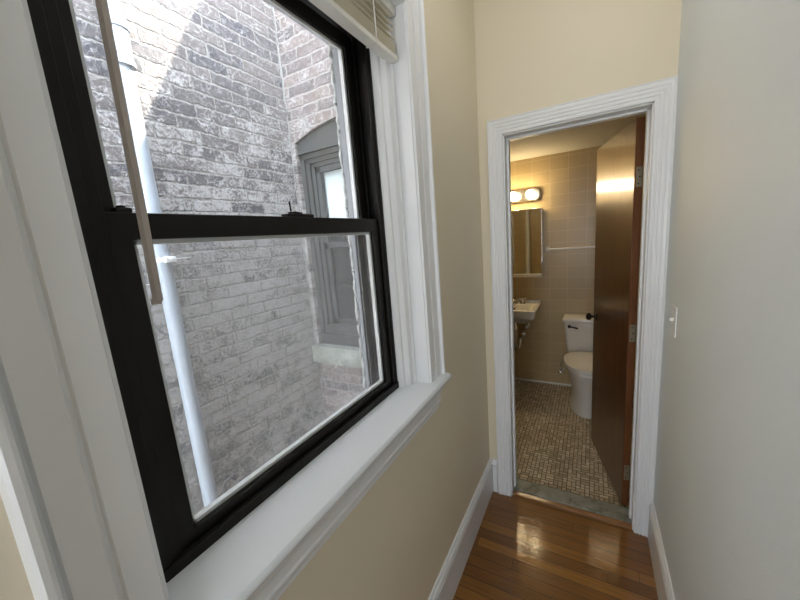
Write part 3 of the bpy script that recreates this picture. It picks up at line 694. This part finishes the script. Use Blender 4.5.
m = MB(); m.box(-.80, 2.7, YBACK-.2, YW, 2.87, 2.97); tag(m.build('roof', M['roof']), 'flat roof over the hallway', 'roof', kind='structure')  # unseen roof added to block sun indoors, kept low to sun the well
m = MB(); m.box(XA, -.6, -2.6, YW+.1, -1.3, -1.2); tag(m.build('floor_lightwell', M['bounce']), 'bottom of the brick light well', 'ground', kind='structure')
m = MB()   # raised mortar seam in the inner corner
pts = []; rr = []; rn = random.Random(9); z = -1.1
while z < 3.7: pts.append((XA+.004+rn.uniform(-.003, .003), YW-.004+rn.uniform(-.003, .003), z)); rr.append(.004+rn.random()*.004); z += .03
m.tube(pts, rr, 7); tag(m.build('trim_5', M['mortar'], None, 60), 'rough pale mortar seam in the brick corner', 'mortar seam', kind='structure')

# neighbouring window in the end wall
w2 = empty('window_2', (-1.34, YW+.06, wz0), 'grey painted arched window across the light well', 'window', kind='structure')
G = M['greywood']
m = MB()   # arched head board
tp = [(wx0+.001+(wx1-wx0-.002)*i/16, 0) for i in range(17)]
poly = [(x, arc(x)-.001) for x, _ in tp] + [(wx1-.001, 2.165), (wx0+.001, 2.165)]
m.prism(poly, YW+.022, YW+.10, lambda u, v, a: Vector((u, a, v)))
m.prism([(wx0+.001, 2.165), (wx0+.001, 2.177), (wx1-.001, 2.177), (wx1-.001, 2.165)], YW+.010, YW+.05, lambda u, v, a: Vector((u, a, v)))
m.build('arched_head', G, w2)
m = MB()
for k, (o_, dep) in enumerate(((0, .030), (.030, .048), (.058, .066))):
    a, b = wx0+.001+o_, wx1-.001-o_; t = 2.166-o_*.9; wd = .032
    m.box(a, a+wd, YW+dep, YW+.12, .93, t, .002); m.box(b-wd, b, YW+dep, YW+.12, .93, t, .002); m.box(a, b, YW+dep, YW+.12, t-.032, t, .002)
m.box(wx0+.001, wx1-.001, YW+.015, YW+.12, wz0, .935, .002); m.box(wx0+.03, wx1-.03, YW+.04, YW+.12, .93, 1.0, .003)
m.build('window_frame', G, w2)
m = MB()
for z0, z1, y in ((1.54, 2.08, .074), (.995, 1.575, .090)):
    m.box(wx0+.088, wx0+.125, YW+y, YW+y+.03, z0, z1, .002); m.box(wx1-.125, wx1-.088, YW+y, YW+y+.03, z0, z1, .002); m.box(wx0+.088, wx1-.088, YW+y, YW+y+.03, z0, z0+.04, .002); m.box(wx0+.088, wx1-.088, YW+y, YW+y+.03, z1-.036, z1, .002)
sa = m.build('sash', G, w2)
m = MB(); m.box(wx0+.12, wx1-.12, YW+.088, YW+.091, 1.57, 2.05); m.box(wx0+.12, wx1-.12, YW+.102, YW+.105, 1.03, 1.545); m.build('pane', M['glass'], sa)
m = MB(); m.box(wx0+.115, wx1-.10, YW+.1215, YW+.124, 1.285, 2.09); m.build('window_shade', M['shade'], w2)
m = MB(); m.box(wx0-.01, wx1+.01, YW+.1405, YW+.15, .85, 2.33); m.build('dark_backing', M['unlit_backing'], w2)  # flat dark board coloured as the unlit room behind the glass
m = MB(); m.box(wx0-.055, wx1+.05, YW-.045, YW+.13, .735, wz0-.001, .006); 
for v in m.bm.verts: v.co += Vector((random.uniform(-.002, .002), random.uniform(-.002, .002), random.uniform(-.002, .002)))
m.build('stone_sill', M['stone'], w2)

# downpipe
dp = empty('drain_pipe', (-1.69, .80, -1.2), 'white vertical drain pipe fixed to the brick wall', 'drain pipe')
px_, py_, pr_ = -1.706, .828, .033
m = MB(); m.cyl((px_, py_, -1.19), (px_, py_, 4.6), pr_, seg=32); m.build('pipe', M['pipe'], dp, 50)
for z in (2.44,):
    m = MB(); m.cyl((px_, py_, z-.075), (px_, py_, z+.065), pr_+.007, seg=32); m.cyl((px_, py_, z-.085), (px_, py_, z-.066), pr_+.011, seg=32); m.cyl((px_, py_, z+.055), (px_, py_, z+.075), pr_+.012, seg=32)
    m.build('coupling', M['pipe'], dp, 50)
m = MB(); z = 1.555; m.cyl((px_, py_, z-.010), (px_, py_, z+.010), pr_+.0025, seg=32)
m.box(px_-.03, px_+.05, py_+.030, py_+.036, z-.012, z+.012, .001); m.box(px_+.025, px_+.050, py_-.010, py_+.034, z-.013, z+.013, .002)
m.cyl((px_+.052, py_+.012, z), (px_+.046, py_+.012, z), .006, seg=10); m.tube([(px_+.03, py_+.03, z), (px_-.02, py_+.14, z+.002)], .0022, 8)
m.build('pipe_strap', M['plastic'], dp, 50)
# bent wire hook
m = MB(); m.tube([(-1.66, .885, .290), (-1.66, .888, .365), (-1.66, .893, .378), (-1.66, .945, .386), (-1.66, .952, .380), (-1.66, .952, .350)], .0065, 8)
m.cyl((XA-.005, .952, .352), (-1.66, .952, .352), .0065, seg=8)
tag(m.build('wire_hook', M['darkmetal'], None, 60), 'small bent dark wire hook on the brick beside the drain pipe', 'hook')

# ------------------------------------------------------------------ light
sd = bpy.data.lights.new('sun', 'SUN'); sd.energy = 15; sd.angle = math.radians(.6); sd.color = (1, .95, .86)
so_ = bpy.data.objects.new('sun', sd); C.objects.link(so_)
to_sun = Vector((.60, 1, 1.787)).normalized(); so_.rotation_euler = to_sun.to_track_quat('Z', 'Y').to_euler(); so_.location = (0, 2, 9)
w = bpy.data.worlds.new('sky'); bpy.context.scene.world = w; w.use_nodes = True
nt = w.node_tree; bg = nt.nodes['Background']
tcw = N(nt, 'ShaderNodeTexCoord'); spw = N(nt, 'ShaderNodeSeparateXYZ'); L(nt, tcw.outputs['Generated'], spw.inputs[0])
L(nt, ramp(nt, spw.outputs[2], [(0, (.87, .91, .97)), (.6, (.74, .84, 1.0))]), bg.inputs[0]); bg.inputs[1].default_value = 5.5
def portal(loc, aim, w_, h_):      # sampling hint at a window opening; emits nothing itself
    pd = bpy.data.lights.new('window_portal', 'AREA'); pd.shape = 'RECTANGLE'; pd.size = w_; pd.size_y = h_; pd.cycles.is_portal = True
    po = bpy.data.objects.new('window_portal', pd); C.objects.link(po); po.location = loc
    po.rotation_euler = Vector(aim).to_track_quat('-Z', 'Z').to_euler()
portal((-.76, .58, 1.62), (1, 0, 0), .95, 1.35)
portal(((bx0+bx1)/2, YBACK-.11, (bz0+bz1)/2), (0, 1, 0), bx1-bx0, bz1-bz0)

# ------------------------------------------------------------------ camera
cd = bpy.data.cameras.new('camera'); cam = bpy.data.objects.new('camera', cd); C.objects.link(cam)
a, b, c = (math.radians(v) for v in (29.87642888, 10.05720524, 4.59525004))
fwd = Vector((-math.sin(a)*math.cos(b), math.cos(a)*math.cos(b), -math.sin(b))); right = Vector((math.cos(a), math.sin(a), 0)); down = fwd.cross(right)
r2 = math.cos(c)*right+math.sin(c)*down; d2 = -math.sin(c)*right+math.cos(c)*down
R3 = Matrix((r2, -d2, -fwd)).transposed()
cam.matrix_world = Matrix.Translation((0, 0, 1.56)) @ R3.to_4x4()
cd.sensor_width = 36; cd.sensor_fit = 'HORIZONTAL'; cd.lens = 338.327/800*36; cd.clip_start = .01
sc_ = bpy.context.scene; sc_.camera = cam
sc_.view_settings.view_transform = 'Standard'; sc_.view_settings.look = 'None'; sc_.view_settings.gamma = 1; sc_.view_settings.exposure = 1.62
